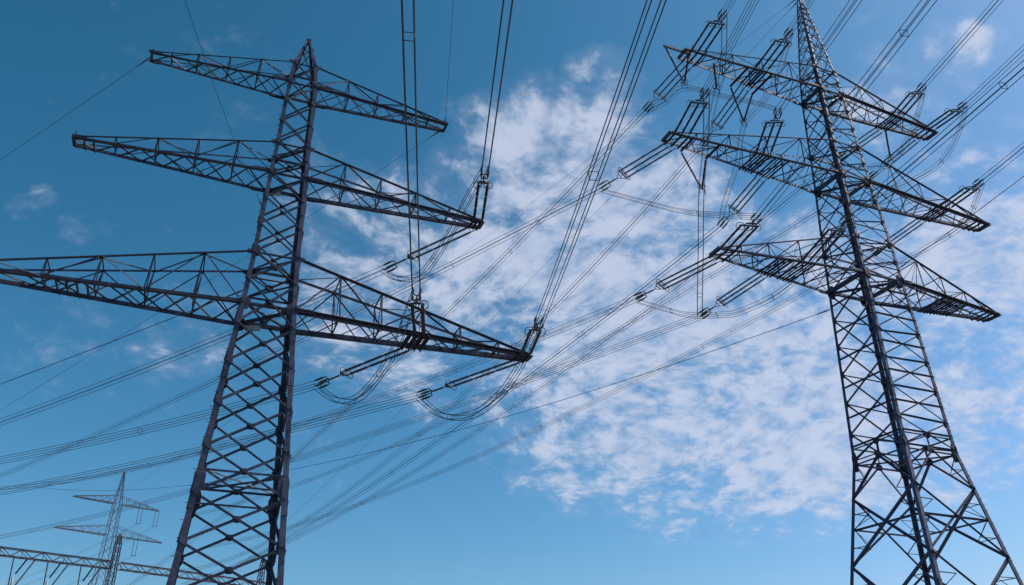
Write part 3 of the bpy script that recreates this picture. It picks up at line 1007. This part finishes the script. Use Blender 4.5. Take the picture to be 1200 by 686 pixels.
# ---- single wires
SINGLES = [
 ('earth_wire', (-22.91, 39.34, 39.58), -60.36, -0.1835, 0.000655, 170, .016, 'thin earth wire slanting down left from the left pylon\'s top left arm tip'),
 ('earth_wire', (-4.77, 46.34, 39.58), -61.17, -0.3185, 0.000583, 170, .013, 'thin earth wire running back behind the left pylon from its top right arm tip'),
 ('earth_wire', (-4.77, 46.34, 39.58), 173.56, -0.1013, 0.000801, 80, .013, 'thin earth wire rising almost upright from the left pylon\'s top right arm tip'),
 ('earth_wire', (-15.74, 43.39, 30.9), 171.03, -0.2809, 0.002973, 75, .013, 'thin wire crossing the upper left arms of the left pylon from the top edge'),
 ('shield_cable', (-16.02, 43.52, 25.0), -63.41, -0.1124, 0.000421, 170, .024, 'single thicker cable running left from the left pylon\'s shaft at its lowest arm'),
 ('earth_wire', (28.83, 59.37, 66.9), -47.17, -0.2412, 0.000387, 140, .014, 'thin earth wire running left from the right pylon\'s peak'),
 ('earth_wire', (28.83, 59.37, 66.5), -40.12, -0.3701, 0.000326, 120, .014, 'thin earth wire dropping steeply left from the right pylon\'s peak'),
 ('shield_cable', (26.21, 60.44, 32.3), -50.87, -0.0793, 0.000984, 150, .026, 'single thicker cable running left from the right pylon\'s shaft below its lowest arm'),
 ('shield_cable', (31.38, 58.33, 34.9), 172.72, -0.1064, 0.000943, 70, .024, 'single thicker cable rising right from the right pylon\'s shaft to the picture\'s edge'),
]
for nm, A, az, a, b, sl, r, lab in SINGLES:
    h = Vector((math.sin(R_(az)), math.cos(R_(az)), 0))
    pts = [h * (sl * i / 50) + Vector((0, 0, a * (sl * i / 50) + b * (sl * i / 50) ** 2)) for i in range(51)]
    o = link(nm, tube(nm, pts, r, M_WIRE, 6))
    o.location = A
    tag(o, lab, 'cable', 'single wires')
    link('dead_end_clamp', tube('dead_end_clamp', [h * .1 + Vector((0, 0, a * .1)), h * .5 + Vector((0, 0, a * .5)), h * 1.3 + Vector((0, 0, a * 1.3))], [.03, .06, r + .01], M_FIT, 6), o)


# ------------------------------------------------------------------ the distant pylon and the switchyard gantry
def lattice_shaft(vs, fs, prof, mat, step, w, base=(0, 0)):
    """legs and crossed bracing of a far-off shaft, as one mesh"""
    src = angle_mesh(mat)
    def add(p, q, ww, hint=(0, 0, 1)):
        m = frame_mtx(p, q, hint, ww, ww)
        n0 = len(vs)
        vs.extend(m @ x.co for x in src.vertices)
        fs.extend(tuple(n0 + i for i in pl.vertices) for pl in src.polygons)
    def wz(z):
        for (z0, w0), (z1, w1) in zip(prof, prof[1:]):
            if z <= z1: return w0 + (w1 - w0) * (z - z0) / (z1 - z0)
        return prof[-1][1]
    def c(a, b, z): return Vector((base[0] + a * wz(z), base[1] + b * wz(z), z))
    for (z0, w0), (z1, w1) in zip(prof, prof[1:]):
        for a in (-1, 1):
            for b in (-1, 1):
                add(c(a, b, z0), c(a, b, z1), w * 1.9, (a, b, 0))
    z = prof[0][0]
    cs = ((-1, -1), (1, -1), (1, 1), (-1, 1))
    while z < prof[-1][0] - .4:
        dz = max(step * wz(z), .9)
        z1 = min(z + dz, prof[-1][0])
        for i in range(4):
            a, b = cs[i], cs[(i + 1) % 4]
            add(c(*a, z), c(*b, z1), w)
            add(c(*b, z), c(*a, z1), w)
        z = z1
    return add, c, wz


FT = empty('lattice_pylon', (-84.86, 178.29, 0), R_(45.46))
tag(FT, 'small distant lattice pylon with two arms at lower left behind the gantry', 'pylon', 'background lattice masts')
vs, fs = [], []
pf = [(0, 2.5), (12, 1.85), (24, 1.35), (38.3, .88), (44.94, .72), (52, .08)]
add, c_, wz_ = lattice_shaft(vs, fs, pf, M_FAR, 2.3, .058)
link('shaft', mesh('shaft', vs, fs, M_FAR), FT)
for zb_, zt_, L_ in ((44.94, 46.7, 9.23), (38.28, 40.3, 11.33)):
    for sd in (-1, 1):
        vs, fs = [], []
        src = angle_mesh(M_FAR)
        def add(p, q, ww, hint=(0, 0, 1)):
            m = frame_mtx(p, q, hint, ww, ww)
            n0 = len(vs)
            vs.extend(m @ x.co for x in src.vertices)
            fs.extend(tuple(n0 + i for i in pl.vertices) for pl in src.polygons)
        w0, w1 = wz_(zb_), wz_(zt_)
        def B(a, t): return Vector((sd * (w0 + (L_ - w0) * t), a * (w0 + (.2 - w0) * t), zb_))
        def T(a, t): return Vector((sd * (w1 + (L_ - w1) * t), a * (w1 + (.2 - w1) * t), zt_ + (zb_ + .1 - zt_) * t))
        for a in (-1, 1):
            add(B(a, 0), B(a, 1), .14); add(T(a, 0), T(a, .98), .09)
            for i in range(1, 6):
                add(B(a, i / 6), T(a, i / 6), .06)
                add(T(a, (i - 1) / 6), B(a, i / 6), .055)
        for i in range(10):
            add(B(-1, i / 10), B(1, (i + 1) / 10), .055); add(B(1, i / 10), B(-1, (i + 1) / 10), .055)
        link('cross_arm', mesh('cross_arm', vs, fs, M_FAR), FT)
far_frame = lambda q: Matrix.Rotation(R_(45.46), 4, 'Z') @ Vector(q) + Vector((-84.86, 178.29, 0))
for q, lab in (((8.9, 0, 44.9), 'tiny insulator pair hanging from the distant pylon\'s upper right arm tip'),
               ((5.2, 0, 44.9), 'tiny insulator pair hanging halfway along the distant pylon\'s upper right arm'),
               ((5.6, 0, 38.2), 'tiny insulator pair hanging from the distant pylon\'s lower right arm')):
    o = empty('suspension_insulator', far_frame(q))
    tag(o, lab, 'insulator', 'insulators on the distant pylon')
    for k in (-1, 1):
        link('insulator_rod', rod_mesh('R'), o, Matrix.Translation((k * .28, k * .28, 0)) @ Matrix.Rotation(R_(90), 4, 'Y') @ T3(0, 0, 0, 3.2, .75, .75))
    bar('yoke_bar', (-.4, -.4, -3.25), (.4, .4, -3.25), .09, .09, o, M_FIT)
    # the wire it carries
    h1 = Vector((math.sin(R_(-45)), math.cos(R_(-45)), 0))
    h2 = Vector((math.sin(R_(120)), math.cos(R_(120)), 0))
    pts = []
    for i in range(26):
        s = 190 * (1 - i / 25)
        pts.append(h1 * s + Vector((0, 0, -3.35 - .07 * s + .0003 * s * s)))
    wo_ = empty('conductor_bundle', far_frame(q))
    tag(wo_, lab.replace('tiny insulator pair hanging from', 'faint distant wires leading back from').replace('tiny insulator pair hanging halfway along', 'faint distant wires leading back from the middle of'), 'power line', 'faint distant wires')
    me = tube('wire', pts, .02, M_WIRE, 5)
    link('wire', me, wo_, Matrix.Translation((.2, .2, 0)))
    link('wire', me, wo_, Matrix.Translation((-.2, -.2, 0)))


def mast(name, label, x, y, H, wb, wtop, rz):
    o = empty(name, (x, y, 0), R_(rz))
    tag(o, label, 'gantry mast', 'background lattice masts')
    vs, fs = [], []
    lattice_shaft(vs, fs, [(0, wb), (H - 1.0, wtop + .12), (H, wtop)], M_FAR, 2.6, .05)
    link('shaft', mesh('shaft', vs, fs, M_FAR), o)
    bar('peak_cap', (0, 0, H - .1), (0, 0, H + .25), .25, .25, o, M_FAR)
    return o


GA = Vector((-84.0, 59.5, 0))       # gantry line
GB = Vector((-45.6, 98.2, 0))
GC = Vector((-33.0, 112.5, 0))
mast('gantry_mast', 'slim tapered lattice mast standing at the joint of the two gantry beams', GB.x, GB.y, 21.8, 0.75, .15, 45)
mast('gantry_mast', 'slim lattice mast seen through the left pylon\'s legs', GC.x - 0.6, GC.y + 3.0, 22.2, 0.75, .15, 45)
mast('gantry_mast', 'lattice mast carrying the gantry outside the left edge of the picture', GA.x, GA.y, 21.8, 0.75, .15, 45)


def beam(name, label, P, Q, z, hw, hh):
    """horizontal lattice beam with four chords, panel by panel"""
    dv = Q - P
    ln = dv.length
    o = empty(name, (P.x, P.y, z), math.atan2(dv.y, dv.x))
    tag(o, label, 'gantry beam', 'gantry beams', 'thing')
    for b in (-1, 1):
        for zq in (0, 1):
            member('chord', (0, b * hw, -zq * hh), (ln, b * hw, -zq * hh), .105, o, M_FAR, (0, b, 0))
    n = int(ln / 1.05)
    for i in range(n):
        x0, x1 = ln * i / n, ln * (i + 1) / n
        k = i % 2
        for b in (-1, 1):
            member('brace', (x0, b * hw, -hh * k), (x1, b * hw, -hh * (1 - k)), .062, o, M_FAR, (0, b, 0))
        member('brace', (x0, -hw if k else hw, -hh), (x1, hw if k else -hw, -hh), .062, o, M_FAR)
        if i % 2 == 0: member('post', (x0, -hw, 0), (x0, -hw, -hh), .07, o, M_FAR, (1, 0, 0))
    return o


dGA = (GB - GA).normalized()
beam('gantry_beam', 'long lattice gantry beam at the lower left with insulators hanging under it', GA, GB - dGA * .3, 18.9, .5, .8)
dGC = (GC - GB).normalized()
beam('gantry_beam', 'shorter lattice gantry beam seen between the mast and the left pylon\'s legs', GB + dGC * .6, GC + dGC * 1.5, 18.9, .45, .75)


def at_gantry(s, z=18.05):
    p = GA + dGA * s
    return Vector((p.x, p.y, z))


ln_g = (GB - GA).length
ORD = ['leftmost', 'second from the left', 'third from the left']
gside = Vector((-dGA.y, dGA.x, 0))
for i, s in enumerate((44.1, 47.54, 51.03)):
    p = at_gantry(s)
    o = empty('v_insulator', p)
    tag(o, f'brown V insulator with dropper under the gantry beam, {ORD[i]} of three', 'insulator', 'insulators under the gantry')
    def rod(a, b, r=1.0):
        a, b = Vector(a), Vector(b)
        ax = (b - a).normalized()
        y = Vector((.3, .9, .1)).cross(ax).normalized()
        z = ax.cross(y)
        m = Matrix(((ax.x, y.x, z.x, a.x), (ax.y, y.y, z.y, a.y), (ax.z, y.z, z.z, a.z), (0, 0, 0, 1)))
        link('insulator_rod', rod_mesh('R'), o, m @ T3(0, 0, 0, (b - a).length, r, r))
    rod((0, 0, 0), Vector((0, 0, -4.2)) + dGA * .25, .95)
    rod(dGA * 2.1, Vector((0, 0, -3.6)) + dGA * .4, 1.0)
    rod(dGA * 1.35 + gside * .2, dGA * .55 + Vector((0, 0, -1.6)), 1.0)
    link('yoke_plate', tube('yoke_plate', [dGA * .4 + Vector((0, 0, -1.9)), dGA * .45 + Vector((0, 0, -2.6)), dGA * .35 + Vector((0, 0, -3.4))], [.09, .12, .06], M_LITE, 6), o)
    link('dropper', tube('dropper', [dGA * .45 + Vector((0, 0, -3.4)), dGA * -.6 + Vector((0, 0, -5.0)), dGA * -2.2 + Vector((0, 0, -8.0)), dGA * -3.0 + Vector((0, 0, -12.0))], .05, M_WIRE, 6), o)
